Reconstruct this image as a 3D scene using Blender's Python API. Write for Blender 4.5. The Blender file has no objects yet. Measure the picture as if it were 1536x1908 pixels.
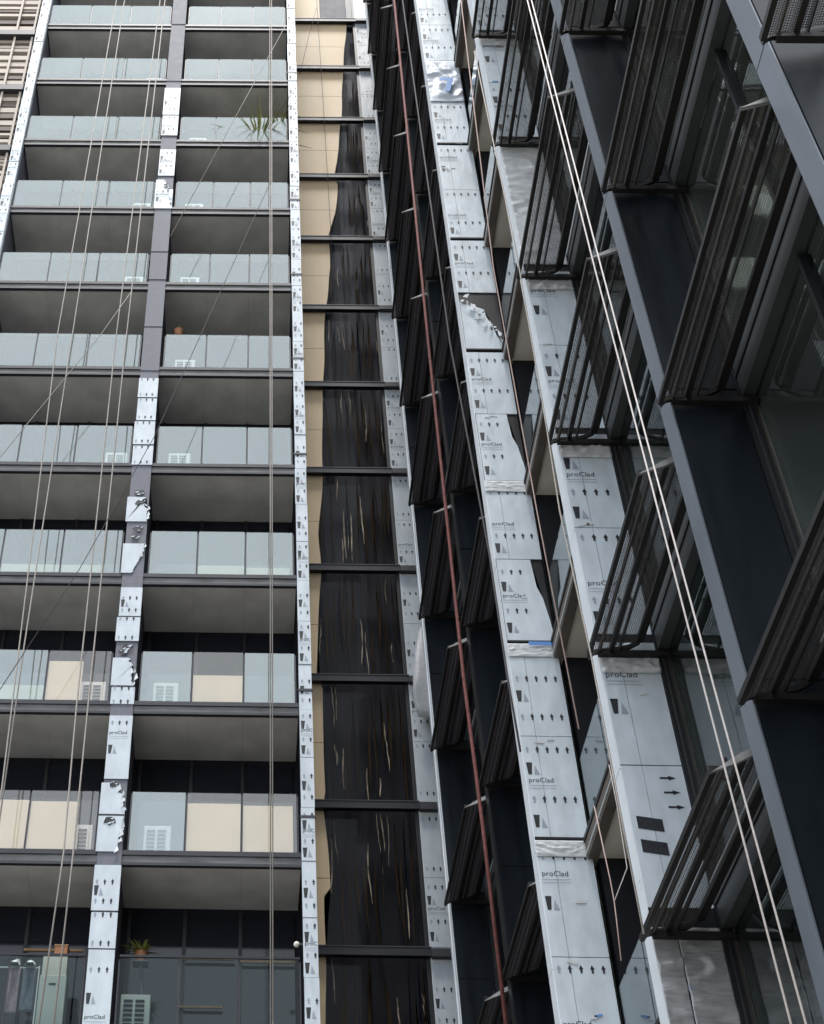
import bpy, bmesh, math, random
from mathutils import Vector, Matrix, noise
random.seed(7)
C = bpy.context.scene.collection
S = bpy.context.scene

# ------------------------------------------------------------------ camera
PX, PY, F, EL, RO, YA = 429.3, 954.0, 2765.9, .7582, .0241, .018   # fitted for the 1536x1908 frame
cam_d = bpy.data.cameras.new('camera'); cam = bpy.data.objects.new('camera', cam_d); C.objects.link(cam)
fw = Vector((-math.sin(YA), math.cos(YA), 0)); rt = Vector((math.cos(YA), math.sin(YA), 0)); up = Vector((0, 0, 1))
vf = fw*math.cos(EL) + up*math.sin(EL); vu = -fw*math.sin(EL) + up*math.cos(EL)
cx = rt*math.cos(RO) + vu*math.sin(RO); cy = -rt*math.sin(RO) + vu*math.cos(RO); cz = -vf
cam.matrix_world = Matrix(((cx.x, cy.x, cz.x, 0), (cx.y, cy.y, cz.y, 0), (cx.z, cy.z, cz.z, 0), (0, 0, 0, 1)))
cam_d.sensor_fit = 'VERTICAL'; cam_d.sensor_height = 24.0; cam_d.lens = 24.0*F/1908
cam_d.shift_x = (768-PX)/1908; cam_d.shift_y = 0.0
cam_d.clip_start = .1; cam_d.clip_end = 3000
S.camera = cam

# ------------------------------------------------------------------ sky, sun, exposure
SUN_EL, SUN_AZ = math.radians(75), math.radians(189)      # azimuth clockwise from +Y: high, behind and left of the camera
w = bpy.data.worlds.new('World'); S.world = w; w.use_nodes = True
nt = w.node_tree; bg = nt.nodes['Background']
sk = nt.nodes.new('ShaderNodeTexSky'); sk.sky_type = 'NISHITA'; sk.sun_disc = False
sk.sun_elevation = SUN_EL; sk.sun_rotation = SUN_AZ; sk.air_density = 1.0; sk.dust_density = 2.0; sk.ozone_density = 1.0
hs = nt.nodes.new('ShaderNodeHueSaturation'); hs.inputs['Saturation'].default_value = .46
nt.links.new(sk.outputs[0], hs.inputs['Color'])
# broken overcast: soft cloud banks over the clear sky
tc = nt.nodes.new('ShaderNodeTexCoord'); cn = nt.nodes.new('ShaderNodeTexNoise'); cn.inputs['Scale'].default_value = 2.6; cn.inputs['Detail'].default_value = 5
nt.links.new(tc.outputs['Generated'], cn.inputs['Vector'])
cr = nt.nodes.new('ShaderNodeMapRange'); cr.inputs[1].default_value = .40; cr.inputs[2].default_value = .66; cr.inputs[3].default_value = .25; cr.inputs[4].default_value = 1.0
nt.links.new(cn.outputs['Fac'], cr.inputs[0])
cm = nt.nodes.new('ShaderNodeMixRGB'); cm.inputs[2].default_value = (5.1, 5.5, 5.9, 1)
nt.links.new(cr.outputs[0], cm.inputs[0]); nt.links.new(hs.outputs[0], cm.inputs[1]); nt.links.new(cm.outputs[0], bg.inputs['Color'])
bg.inputs['Strength'].default_value = .15
sd = bpy.data.lights.new('sun', 'SUN'); sd.energy = 1.5; sd.angle = math.radians(10); sd.color = (1, .97, .93)
so = bpy.data.objects.new('sun', sd); C.objects.link(so)
to_sun = Vector((math.sin(SUN_AZ)*math.cos(SUN_EL), math.cos(SUN_AZ)*math.cos(SUN_EL), math.sin(SUN_EL)))
so.rotation_euler = to_sun.to_track_quat('Z', 'Y').to_euler()
S.view_settings.view_transform = 'Standard'; S.view_settings.look = 'None'
S.view_settings.exposure = 1.08; S.view_settings.gamma = 1.0; S.view_settings.use_curve_mapping = False
S.render.engine = 'CYCLES'; S.cycles.max_bounces = 8; S.cycles.transparent_max_bounces = 24

# ------------------------------------------------------------------ helpers
def ray(x, y):                       # direction of a photo pixel, used to take measurements on known planes
    a, b = x-PX, y-PY
    c, q = math.cos(RO), math.sin(RO)
    u = c*a+q*b; v = -q*a+c*b
    return (rt*(u/F) + vf - vu*(v/F))
def onY(x, y, Y): d = ray(x, y); return d*(Y/d.y)
def onX(x, y, X): d = ray(x, y); return d*(X/d.x)

def box(bm, x0, x1, y0, y1, z0, z1):
    vs = [bm.verts.new(p) for p in ((x0,y0,z0),(x1,y0,z0),(x1,y1,z0),(x0,y1,z0),(x0,y0,z1),(x1,y0,z1),(x1,y1,z1),(x0,y1,z1))]
    for f in ((0,3,2,1),(4,5,6,7),(0,1,5,4),(1,2,6,5),(2,3,7,6),(3,0,4,7)): bm.faces.new([vs[i] for i in f])
def prism(bm, pts, a, b, axis='y'):  # outline in two axes swept along the third
    def P(p, t): return (p[0], t, p[1]) if axis == 'y' else ((t, p[0], p[1]) if axis == 'x' else (p[0], p[1], t))
    A = [bm.verts.new(P(p, a)) for p in pts]; B = [bm.verts.new(P(p, b)) for p in pts]
    n = len(pts)
    bm.faces.new(A); bm.faces.new(B[::-1])
    for i in range(n): bm.faces.new((A[(i+1) % n], A[i], B[i], B[(i+1) % n]))
def tube(bm, pts, r, n=8):
    pts = [Vector(p) for p in pts]; rings = []
    for i, p in enumerate(pts):
        d = (pts[min(i+1, len(pts)-1)] - pts[max(i-1, 0)]).normalized()
        a = d.cross(Vector((0, 1, 0)) if abs(d.y) < .9 else Vector((1, 0, 0))).normalized(); b = d.cross(a)
        rr = r[i] if isinstance(r, (list, tuple)) else r
        rings.append([bm.verts.new(p + (a*math.cos(t)+b*math.sin(t))*rr) for t in [2*math.pi*k/n for k in range(n)]])
    for A, B in zip(rings, rings[1:]):
        for k in range(n): bm.faces.new((A[k], A[(k+1) % n], B[(k+1) % n], B[k]))
    bm.faces.new(rings[0][::-1]); bm.faces.new(rings[-1])
def strip_sheet(bm, prof, y0, y1, th, ny=1):   # profile in X,Z swept along Y, with thickness
    n = len(prof); top = [(p[0], p[1]+th) for p in prof]
    for j in range(ny):
        a = y0+(y1-y0)*j/ny; b = y0+(y1-y0)*(j+1)/ny
        if ny == 1: prism(bm, list(prof)+top[::-1], a, b)
def mesh_of(bm, name, smooth=False):
    bmesh.ops.recalc_face_normals(bm, faces=bm.faces)
    me = bpy.data.meshes.new(name); bm.to_mesh(me); bm.free()
    if smooth:
        for p in me.polygons: p.use_smooth = True
    return me
def put(name, me, m=None, parent=None, loc=None, rot=None):
    if m and not me.materials: me.materials.append(m)
    o = bpy.data.objects.new(name, me); C.objects.link(o)
    if parent: o.parent = parent
    if loc is not None: o.location = loc
    if rot is not None: o.rotation_euler = rot
    return o
def obj(name, bm, m, parent=None, loc=None, smooth=False): return put(name, mesh_of(bm, name, smooth), m, parent, loc)
def tag(o, label, cat, group=None, kind=None):
    o['label'] = label; o['category'] = cat
    if group: o['group'] = group
    if kind: o['kind'] = kind
    return o
def thing(name, label, cat, loc=(0, 0, 0), group=None):
    o = bpy.data.objects.new(name, None); C.objects.link(o); o.location = loc; o.empty_display_size = .2
    return tag(o, label, cat, group)
_cache = {}
def boxm(name, m, dx, dy, dz):       # cached box mesh from its lower left front corner
    k = (m.name, round(dx, 3), round(dy, 3), round(dz, 3))
    if k not in _cache:
        bm = bmesh.new(); box(bm, 0, dx, 0, dy, 0, dz); _cache[k] = mesh_of(bm, name); _cache[k].materials.append(m)
    return _cache[k]
def bx(name, m, parent, x0, x1, y0, y1, z0, z1, rot=None):
    return put(name, boxm(name, m, x1-x0, y1-y0, z1-z0), None, parent, (x0, y0, z0), rot)

# ------------------------------------------------------------------ materials
def mat(name, col, rough=.5, metal=0, spec=.5, nscale=0, namt=.15, stretch=(1, 1, 1), bump=0, alpha=1, coat=0):
    m = bpy.data.materials.new(name); m.use_nodes = True; t = m.node_tree; N = t.nodes; L = t.links
    p = N['Principled BSDF']
    p.inputs['Base Color'].default_value = (*col, 1); p.inputs['Roughness'].default_value = rough
    p.inputs['Metallic'].default_value = metal; p.inputs['Specular IOR Level'].default_value = spec
    p.inputs['Alpha'].default_value = alpha
    if coat: p.inputs['Coat Weight'].default_value = coat
    if nscale:
        g = N.new('ShaderNodeNewGeometry'); mp = N.new('ShaderNodeMapping'); mp.inputs['Scale'].default_value = stretch
        L.new(g.outputs['Position'], mp.inputs['Vector'])
        no = N.new('ShaderNodeTexNoise'); no.inputs['Scale'].default_value = nscale; no.inputs['Detail'].default_value = 6
        L.new(mp.outputs[0], no.inputs['Vector'])
        r = N.new('ShaderNodeMapRange'); r.inputs[1].default_value = .3; r.inputs[2].default_value = .7
        r.inputs[3].default_value = 1-namt; r.inputs[4].default_value = 1+namt*.6
        L.new(no.outputs['Fac'], r.inputs[0])
        mx = N.new('ShaderNodeVectorMath'); mx.operation = 'SCALE'; mx.inputs[0].default_value = col
        L.new(r.outputs[0], mx.inputs['Scale']); L.new(mx.outputs[0], p.inputs['Base Color'])
        rr = N.new('ShaderNodeMapRange'); rr.inputs[3].default_value = max(0, rough-.08); rr.inputs[4].default_value = min(1, rough+.12)
        L.new(no.outputs['Fac'], rr.inputs[0]); L.new(rr.outputs[0], p.inputs['Roughness'])
        if bump:
            b = N.new('ShaderNodeBump'); b.inputs['Strength'].default_value = bump; b.inputs['Distance'].default_value = .02
            L.new(no.outputs['Fac'], b.inputs['Height']); L.new(b.outputs[0], p.inputs['Normal'])
    return m
def glass(name, tint, ior, rough=.01, body=0, bodycol=(.5, .55, .56), wob=0, refl=1.0):
    m = bpy.data.materials.new(name); m.use_nodes = True; t = m.node_tree; N = t.nodes; L = t.links
    out = N['Material Output']; N.remove(N['Principled BSDF'])
    tr = N.new('ShaderNodeBsdfTransparent'); tr.inputs[0].default_value = (*tint, 1)
    gl = N.new('ShaderNodeBsdfGlossy'); gl.inputs['Roughness'].default_value = rough; gl.inputs['Color'].default_value = (.95, .98, 1, 1)
    # Schlick reflectance on both faces of the thin sheet
    r0 = ((ior-1)/(ior+1))**2
    ge = N.new('ShaderNodeNewGeometry'); dt = N.new('ShaderNodeVectorMath'); dt.operation = 'DOT_PRODUCT'
    L.new(ge.outputs['Normal'], dt.inputs[0]); L.new(ge.outputs['Incoming'], dt.inputs[1])
    def mth(op, a, b=None, c=None):
        n_ = N.new('ShaderNodeMath'); n_.operation = op
        for i_, q_ in enumerate((a, b, c)):
            if q_ is None: continue
            if isinstance(q_, (int, float)): n_.inputs[i_].default_value = q_
            else: L.new(q_, n_.inputs[i_])
        return n_.outputs[0]
    ab = mth('ABSOLUTE', dt.outputs['Value']); om = mth('SUBTRACT', 1.0, ab); p5 = mth('POWER', om, 5.0)
    fr_out = mth('MULTIPLY', mth('MULTIPLY_ADD', p5, 1-r0, r0), refl)
    base = tr
    if body:
        df = N.new('ShaderNodeBsdfDiffuse'); df.inputs[0].default_value = (*bodycol, 1)
        mb = N.new('ShaderNodeMixShader'); mb.inputs[0].default_value = body
        L.new(tr.outputs[0], mb.inputs[1]); L.new(df.outputs[0], mb.inputs[2]); base = mb
    mx = N.new('ShaderNodeMixShader'); L.new(fr_out, mx.inputs[0]); L.new(base.outputs[0], mx.inputs[1]); L.new(gl.outputs[0], mx.inputs[2])
    L.new(mx.outputs[0], out.inputs['Surface'])
    if wob:
        g = N.new('ShaderNodeNewGeometry'); no = N.new('ShaderNodeTexNoise'); no.inputs['Scale'].default_value = .9; no.inputs['Detail'].default_value = 2
        L.new(g.outputs['Position'], no.inputs['Vector'])
        b = N.new('ShaderNodeBump'); b.inputs['Strength'].default_value = wob; b.inputs['Distance'].default_value = .05
        L.new(no.outputs['Fac'], b.inputs['Height']); L.new(b.outputs[0], gl.inputs['Normal'])
    return m
def perforated(name, col, scale, open_):    # metal sheet with round holes in rows
    m = mat(name, col, .55, .3, .4); t = m.node_tree; N = t.nodes; L = t.links; p = N['Principled BSDF']
    g = N.new('ShaderNodeTexCoord'); vo = N.new('ShaderNodeTexVoronoi'); vo.inputs['Scale'].default_value = scale
    vo.inputs['Randomness'].default_value = 0.0
    vo.voronoi_dimensions = '2D'; L.new(g.outputs['Object'], vo.inputs['Vector'])
    lt = N.new('ShaderNodeMath'); lt.operation = 'GREATER_THAN'; lt.inputs[1].default_value = open_
    L.new(vo.outputs['Distance'], lt.inputs[0]); L.new(lt.outputs[0], p.inputs['Alpha'])
    return m
M = {}
M['clad'] = mat('clad_board', (.58, .645, .70), .42, 0, .45, 5.0, .13, (1, 1, .45), .55)
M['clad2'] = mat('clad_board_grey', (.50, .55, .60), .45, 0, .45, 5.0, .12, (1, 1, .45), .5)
M['edge'] = mat('clad_edge', (.74, .78, .82), .3, 0, .5, 4, .05)
M['ink'] = mat('print_ink', (.02, .022, .028), .5, 0, .4, 30, .5)
M['inkgrey'] = mat('print_grey', (.30, .34, .40), .5)
M['inkblue'] = mat('print_blue', (.10, .26, .62), .5)
M['column'] = mat('column_grey', (.165, .17, .20), .6, 0, .3, 5, .15)
M['fascia'] = mat('fascia_steel', (.13, .132, .135), .45, .2, .4, 2.5, .45, (1, 1, 4))
M['rail_dark'] = mat('dark_flashing', (.035, .036, .045), .45, 0, .4)
M['soffit'] = mat('soffit', (.60, .59, .56), .85, 0, .2, 1.6, .18)
M['soffit2'] = mat('soffit_beige', (.60, .56, .49), .8, 0, .2, 1.2, .12)
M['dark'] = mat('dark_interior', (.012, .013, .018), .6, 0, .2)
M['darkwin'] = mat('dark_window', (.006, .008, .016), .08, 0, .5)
M['frame'] = mat('window_frame', (.02, .021, .024), .4, .2, .4)
M['beige'] = mat('beige_panel', (.93, .73, .48), .55, 0, .3, 1.3, .10, (1, 1, .3))
M['grout'] = mat('joint_dark', (.03, .028, .026), .8)
M['cream'] = mat('cream_reflection', (.86, .77, .63), .7, 0, .2, 1.5, .06)  # cream reflection in the railing glass, put into a base colour
M['bar'] = mat('steel_bar', (.018, .020, .026), .4, .3, .5, 3, .3, (.4, 1, 8))
M['black'] = mat('black_panel', (.008, .012, .017), .34, 0, .28, 1.6, .6, (3, 3, .25), .04)
M['trim'] = mat('blue_grey_trim', (.155, .175, .205), .38, .25, .5, 1.8, .2, (1, 1, .4))
M['band'] = mat('slab_edge_metal', (.05, .055, .056), .45, .3, .5, 2, .2)
M['brown'] = mat('bronze_trim', (.12, .10, .085), .5, .2, .4, 2, .25)
M['alu'] = mat('bright_aluminium', (.58, .60, .60), .35, .5)
M['rib'] = mat('awning_rib', (.012, .011, .011), .5, .1, .4)
M['mesh'] = perforated('awning_mesh', (.13, .12, .11), 55, .42)
M['meshd'] = perforated('awning_mesh_far', (.15, .14, .16), 45, .20)
M['flash'] = mat('pale_flashing', (.34, .34, .34), .5, .2, .4, 6, .4)
M['wrap'] = mat('plastic_wrap', (.60, .62, .64), .45, 0, .45, 9, .12, (1, 1, 2), .12)
M['foil'] = mat('silver_foil', (.40, .40, .41), .42, .35, .5, 9, .25, (.5, 1, 3), .7)
M['bluewrap'] = mat('bluish_wrap', (.56, .61, .68), .42, 0, .5, 6, .12, (1, 1, 1), .1)
M['rope'] = mat('rope_fibre', (.42, .39, .36), .8, 0, .1, 40, .2)
M['ropew'] = mat('rope_white', (.72, .66, .63), .7, 0, .1, 40, .15)
M['roped'] = mat('rope_dark', (.10, .095, .10), .8, 0, .1)
M['roper'] = mat('rope_red', (.17, .065, .06), .7, 0, .2, 12, .35)
M['ropep'] = mat('rope_pink', (.50, .38, .34), .8, 0, .1)
M['slat'] = mat('slat_cream', (.56, .49, .42), .6, 0, .3, 3, .15, (.3, 1, 3))
M['slatb'] = mat('slat_brown', (.14, .10, .085), .6, 0, .3, 3, .2, (.3, 1, 3))
M['white'] = mat('white_enamel', (.78, .79, .77), .4)
M['acgrey'] = mat('ac_grey', (.50, .505, .465), .5)
M['leaf'] = mat('leaf', (.22, .23, .06), .55, 0, .3, 12, .35)
M['terracotta'] = mat('terracotta', (.35, .16, .08), .8)
M['timber'] = mat('timber_trim', (.36, .22, .10), .5, 0, .3, 4, .3, (8, 1, 1))
M['clothp'] = mat('mauve_cloth', (.42, .32, .36), .9, 0, .1, 12, .2)
M['clothg'] = mat('grey_cloth', (.20, .21, .25), .9, 0, .1, 12, .2)
M['clothw'] = mat('mint_cloth', (.62, .74, .72), .9, 0, .1, 12, .1)
M['batten'] = mat('streak_brown', (.060, .040, .020), .8, 0, .05, 2, .4, (4, 1, .5))  # this and the next two colour the reflection streaks of the smoked glass
M['streakc'] = mat('streak_cream', (.85, .70, .48), .7, 0, .2, 5, .8, (1, 1, .6))
M['streakn'] = mat('streak_navy', (.006, .007, .014), .8, 0, .05)
M['pane'] = glass('railing_glass', (.87, .92, .92), 2.15, .025, .16, (.60, .67, .62), .06)
M['panecream'] = glass('railing_glass_clear', (.95, .94, .92), 1.7, .02, .05, (.8, .75, .68), .03)
M['paneclear'] = glass('clear_glass', (.74, .80, .80), 1.26, .01, .0)
M['sideglass'] = glass('tinted_glass', (.46, .50, .50), 1.9, .012, 0, wob=.02)
M['balglass'] = glass('balustrade_glass', (.50, .57, .58), 2.3, .01, .04, (.6, .7, .74), .01)
M['smoked'] = glass('smoked_glass', (.88, .88, .90), 1.25, .03, 0, wob=.05, refl=.30)
M['asphalt'] = mat('asphalt', (.27, .26, .24), .9, 0, .2, 3, .2)
M['lamp'] = mat('lamp_globe', (.85, .8, .72), .4)

# ------------------------------------------------------------------ printed marks for the cladding boards
_text = {}
def text_mesh(body, size):
    k = (body, size)
    if k not in _text:
        cu = bpy.data.curves.new('lettering', 'FONT'); cu.body = body; cu.size = size; cu.extrude = .0008; cu.resolution_u = 2
        to = bpy.data.objects.new('lettering', cu); C.objects.link(to)
        dg = bpy.context.evaluated_depsgraph_get(); me = bpy.data.meshes.new_from_object(to.evaluated_get(dg))
        bpy.data.objects.remove(to); _text[k] = [[v.co.copy() for v in me.vertices], [list(p.vertices) for p in me.polygons]]
        bpy.data.meshes.remove(me)
    return _text[k]
def decal(bm, pts, mi):
    A = [bm.verts.new((p[0], -.0035, p[1])) for p in pts]
    f = bm.faces.new(A); f.material_index = mi
def marks(wd, ht, var=0, x_shift=0.0):
    key = ('marks', round(wd, 3), round(ht, 3), var, round(x_shift, 3))
    if key in _cache: return _cache[key]
    bm = bmesh.new()
    def clip(x): return min(max(x, .008), wd-.008)
    def arrow(x, z, s=1, mi=0):
        if x-.02 < .006 or x+.02 > wd-.006: return
        a = .044*s
        decal(bm, [(x-.012, z-a), (x+.012, z-a), (x+.012, z+.005), (x-.012, z+.005)], mi)
        decal(bm, [(x-.026, z+.003), (x+.026, z+.003), (x, z+a+.012)], mi)
    def logo(x, z):
        if x+.02 > wd: return
        P_ = [(x, z+.1), (x+.075, z+.1), (x+.055, z-.075), (x+.012, z-.075)]
        decal(bm, [(clip(a), b) for a, b in P_], 0)
        if x+.16 < wd: decal(bm, [(x+.085, z-.075), (x+.155, z-.075), (x+.105, z+.06)], 1)
    def word(x, z):
        vs, fs = text_mesh('proClad', .095)
        ok = [v for v in vs if x+v.x < wd-.01]
        if x < wd-.12:
            mp = {}
            for f in fs:
                if all(x+vs[i].x < wd-.008 for i in f):
                    for i in f:
                        if i not in mp: mp[i] = bm.verts.new((x+vs[i].x, -.003-abs(vs[i].z), z+vs[i].y))
                    try: fc = bm.faces.new([mp[i] for i in f]); fc.material_index = 0
                    except ValueError: pass
            x1 = min(x+.33, wd-.01)
            decal(bm, [(x, z-.05), (x1, z-.05), (x1, z-.043), (x, z-.043)], 1)
            decal(bm, [(x, z-.09), (x1, z-.09), (x1, z-.084), (x, z-.084)], 1)
    rows = {0: ((.86, .36), (.66, .14), (.53,)), 1: ((.9, .30), (.13,), (.44,)), 2: ((.62, .2), (.42,), ()), 3: ((.88,), (.45,), (.70,)), 4: ((.93, .13), (), ())}[var % 5]
    x0 = -x_shift
    for u in rows[0]:
        k = 0
        while x0+.06+.125*k < wd:
            arrow(x0+.06+.125*k, u*ht, 1, 1 if k == 0 else 0); k += 1
    for u in rows[1]: logo(max(x0+.02, .01) if x_shift < .1 else -1+x0, u*ht) if x0+.02 > -.05 else None
    for u in rows[2]:
        if x0 > -.05: word(max(x0+.02, .012), u*ht)
    if not bm.faces: bm.free(); _cache[key] = None; return None
    me = bpy.data.meshes.new('printed_marks'); bm.to_mesh(me); bm.free()
    for m in (M['ink'], M['inkgrey']): me.materials.append(m)
    _cache[key] = me
    return me
def clad(parent, x0, x1, y, z0, z1, var=0, m='clad', shift=0.0, name='cladding_panel', printed=True, jit=.002):
    g = .006
    yy = y - random.random()*jit
    o = bx(name, M[m], parent, x0+g/2, x1-g/2, yy, yy+.012, z0+g, z1-g)
    if printed:
        me = marks(x1-x0-g, z1-z0-2*g, var, shift)
        if me: put('printed_marks', me, None, o)['kind'] = 'stuff'
    return o
def poly_panel(name, parent, pts, y0, y1, m, printed=None):
    bm = bmesh.new(); prism(bm, pts, y0, y1); bmesh.ops.triangulate(bm, faces=bm.faces)
    return obj(name, bm, m, parent)
def crumple(name, parent, x0, x1, y, z0, z1, m, amp=.02, nx=14, nz=24, sd=0, fall=None, fx=4, fz=6):
    """a wrinkled sheet stretched over a rectangle, bulging towards -Y"""
    bm = bmesh.new(); g = []
    for j in range(nz+1):
        r = []
        for i in range(nx+1):
            u, v = i/nx, j/nz
            X = x0+(x1-x0)*u; Z = z0+(z1-z0)*v
            n = noise.fractal(Vector((X*fx+sd, Z*fz-sd, sd*1.7)), .7, 2.1, 4)
            rid = 1-abs(noise.noise(Vector((X*fx*.8+Z*fz*.5+sd, Z*fz*.5-X*fx*.6, sd))))*2
            d = amp*(.5*n+.7*max(0, rid)**3)
            ee = min(1, 6*min(v, 1-v)+.15)
            r.append(bm.verts.new((X, y-.004-abs(d)*ee, Z)))
        g.append(r)
    for j in range(nz):
        for i in range(nx): bm.faces.new((g[j][i], g[j][i+1], g[j+1][i+1], g[j+1][i]))
    o = obj(name, bm, m, parent, smooth=True)
    md = o.modifiers.new('solid', 'SOLIDIFY'); md.thickness = .003; md.offset = 1
    return o
def torn(parent, x0, x1, y, z0, z1, side, sd, m='clad', depth=.5):
    """remaining piece of torn cladding with ragged edge; side: which corner is gone"""
    rnd = random.Random(sd); pts = []
    n = 22
    for i in range(n+1):
        t = i/n
        e = depth*(t**1.3) + rnd.uniform(-.09, .09)
        x = x1-(x1-x0)*max(0, min(.95, e)) if side == 'r' else x1-(x1-x0)*max(0, min(.95, depth*(1-t)**1.3+rnd.uniform(-.05, .05)))
        pts.append((x, z0+(z1-z0)*t))
    P_ = [(x0, z0)] + pts + [(x0, z1)]
    o = poly_panel('torn_cladding', parent, P_, y-.004, y+.010, M[m])
    o['label'] = 'torn white cladding board with ragged edge'
    # curled shreds along the tear
    for k in range(6):
        i = rnd.randint(1, n-1); cxp, cz_ = pts[i]
        bm = bmesh.new(); s = rnd.uniform(.04, .09)
        a = [(cxp-s*.2, cz_-s), (cxp+s*.7, cz_-s*.3), (cxp+s*.3, cz_+s)]
        A = [bm.verts.new((p[0], y-.012-.03*rnd.random(), p[1])) for p in a]; B = [bm.verts.new((v.co.x, v.co.y+.004, v.co.z)) for v in A]
        bm.faces.new(A); bm.faces.new(B[::-1])
        for q in range(3): bm.faces.new((A[(q+1) % 3], A[q], B[q], B[(q+1) % 3]))
        obj('torn_flap', bm, M['edge'] if k else M['ink'], o)
    return o

# ------------------------------------------------------------------ ground
bm = bmesh.new(); box(bm, -700, 700, -700, 700, -2.0, -1.6)
g = obj('ground', bm, M['asphalt']); g['kind'] = 'structure'

# ================================================================== LEFT: balcony tower
D = 21.445; H0 = 12.637
XL0, XL1 = -6.25, -6.0        # left pillar front
XM0, XM1 = -2.42, -2.015      # central column
XR0, XR1 = .91, 1.145         # right pillar
tw = thing('balcony_tower', 'tall residential tower on the left with stacked glass balconies between clad columns', 'building', (0, D, -1.6))
tw.location = (0, 0, 0)
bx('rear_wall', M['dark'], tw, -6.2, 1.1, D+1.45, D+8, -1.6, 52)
def lift(x, k): return 0
CR_R = {(1, 0), (2, 0), (1, 1)}; CR_L = {(1, 0), (2, 0), (2, 1)}    # bay panes with tall cream reflection sheets behind
for k in range(-2, 12):
    z = H0+3*k
    bx('balcony_slab', M['column'], tw, XL1+.02, XR0-.01, D+.06, D+1.5, z-.22, z-.02)
    for (a, b, n) in ((XL1+.03, XM0+.03, 3), (XM1-.03, XR0-.012, 3)):
        for i in range(n):
            wv = (b-a)/n; dz = 0; bx('soffit_board', M['soffit'], tw, a+wv*i+.0015, a+wv*(i+1)-.0015, D+.075, D+1.45, z-.232-dz, z-.222-dz)
    # front channel: dark top flashing, grey web, dark bottom lip
    bx('slab_fascia', M['fascia'], tw, XL1+.01, XR0+.0, D+.005, D+.06, z-.20, z-.07)
    bx('top_flashing', M['rail_dark'], tw, XL1+.01, XR0+.0, D-.02, D+.075, z-.07, z+.015)
    bx('bottom_flashing', M['rail_dark'], tw, XL1+.01, XR0+.0, D-.01, D+.07, z-.25, z-.20)
    for (a, b, n) in ((XL1+.04, XM0-.05, 3), (XM1+.08, XR0-.05, 3)):
        wv = (b-a)/n
        for i in range(n):
            clear = k == -1; crm = (a > XM0 and (i, k) in CR_R) or (a < XM0 and (i, k) in CR_L)
            nm = 'glass_pane'
            me = boxm(nm, M['paneclear' if clear else ('panecream' if crm else 'pane')], wv-.035, .014, 1.12)
            p = put(nm, me, None, tw, (a+wv*i+.017, D+.012+random.uniform(-.004, .004), z+.03), (random.uniform(-.006, .006), 0, random.uniform(-.004, .004)))
            if i: bx('glass_clamp_post', M['rail_dark'], tw, a+wv*i-.014, a+wv*i+.014, D+.03, D+.06, z+.02, z+1.12)
        bx('end_post', M['rail_dark'], tw, a-.012, a+.012, D+.03, D+.06, z+.02, z+1.12)
        bx('end_post', M['rail_dark'], tw, b-.012, b+.012, D+.03, D+.06, z+.02, z+1.12)
        if k == -1: bx('handrail', M['bar'], tw, a, b, D+.0, D+.03, z+1.155, z+1.19)
        # glazed doors at the back of the balcony
        for i in range(3):
            wv = (b-a)/3
            bx('glazed_door', M['darkwin'], tw, a+wv*i+.03, a+wv*(i+1)-.03, D+1.40, D+1.43, z+.02, z+2.6)
            bx('door_frame', M['frame'], tw, a+wv*i-.03, a+wv*i+.03, D+1.36, D+1.44, z, z+2.7)
# cream reflections in the railing glass, built as solid sheets low behind it
def cream(xp0, xp1, k, top, label=None):
    o = bx('cream_reflection', M['cream'], tw, xp0, xp1, D+.06, D+.085, H0+3*k+.04, H0+3*k+.04+top)
wr = (XR0-.05-(XM1+.08))/3; ar = XM1+.08
wl = (XM0-.05-(XL1+.04))/3; al = XL1+.04
for (i, k, t) in ((1, 0, .93), (2, 0, .90), (1, 1, .62), (1, 2, .26), (2, 2, .22)):
    cream(ar+wr*i+.02, ar+wr*(i+1)-.02-(.06 if i == 2 else 0), k, t)
for (i, k, t, c) in ((1, 0, .95, 0), (2, 0, .93, .32), (2, 1, .9, .5), (1, 1, .35, 0), (1, 2, .24, 0), (2, 2, .24, .3), (0, 2, .22, 0)):
    cream(al+wl*i+.02, al+wl*(i+1)-.02-c, k, t)
# side walls dividing the bays behind the columns
bx('party_wall', M['column'], tw, XM0+.06, XM1-.06, D+.1, D+1.46, -1.6, 52)
bx('end_wall', M['column'], tw, XL0+.08, XL1-.003, D+.1, D+1.46, -1.6, 52)
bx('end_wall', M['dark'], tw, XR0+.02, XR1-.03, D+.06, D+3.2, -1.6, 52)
bx('column_core', M['column'], tw, XM0+.004, XM1-.004, D-.03, D+.1, -1.6, 52)
bx('column_core', M['column'], tw, XL0+.01, XL1-.004, D-.10, D+.1, -1.6, 52)
bx('column_core', M['column'], tw, XR0+.006, XR1-.006, D-.10, D+.06, -1.6, 52)
# central column boards: per storey k what is on it
yc = D-.048
def pz(yp, x=250, Y=D-.05): return onY(x, yp, Y).z
def band_gap(k): return (H0+3*k-.25, H0+3*k+.015)
state = {-2: 'w', -1: 'w', 0: 'w', 1: 't', 2: 't2', 3: 'g', 4: 'w', 5: 'g', 6: 'g', 7: 't', 8: 'w', 9: 'g', 10: 'g', 11: 'g'}
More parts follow.
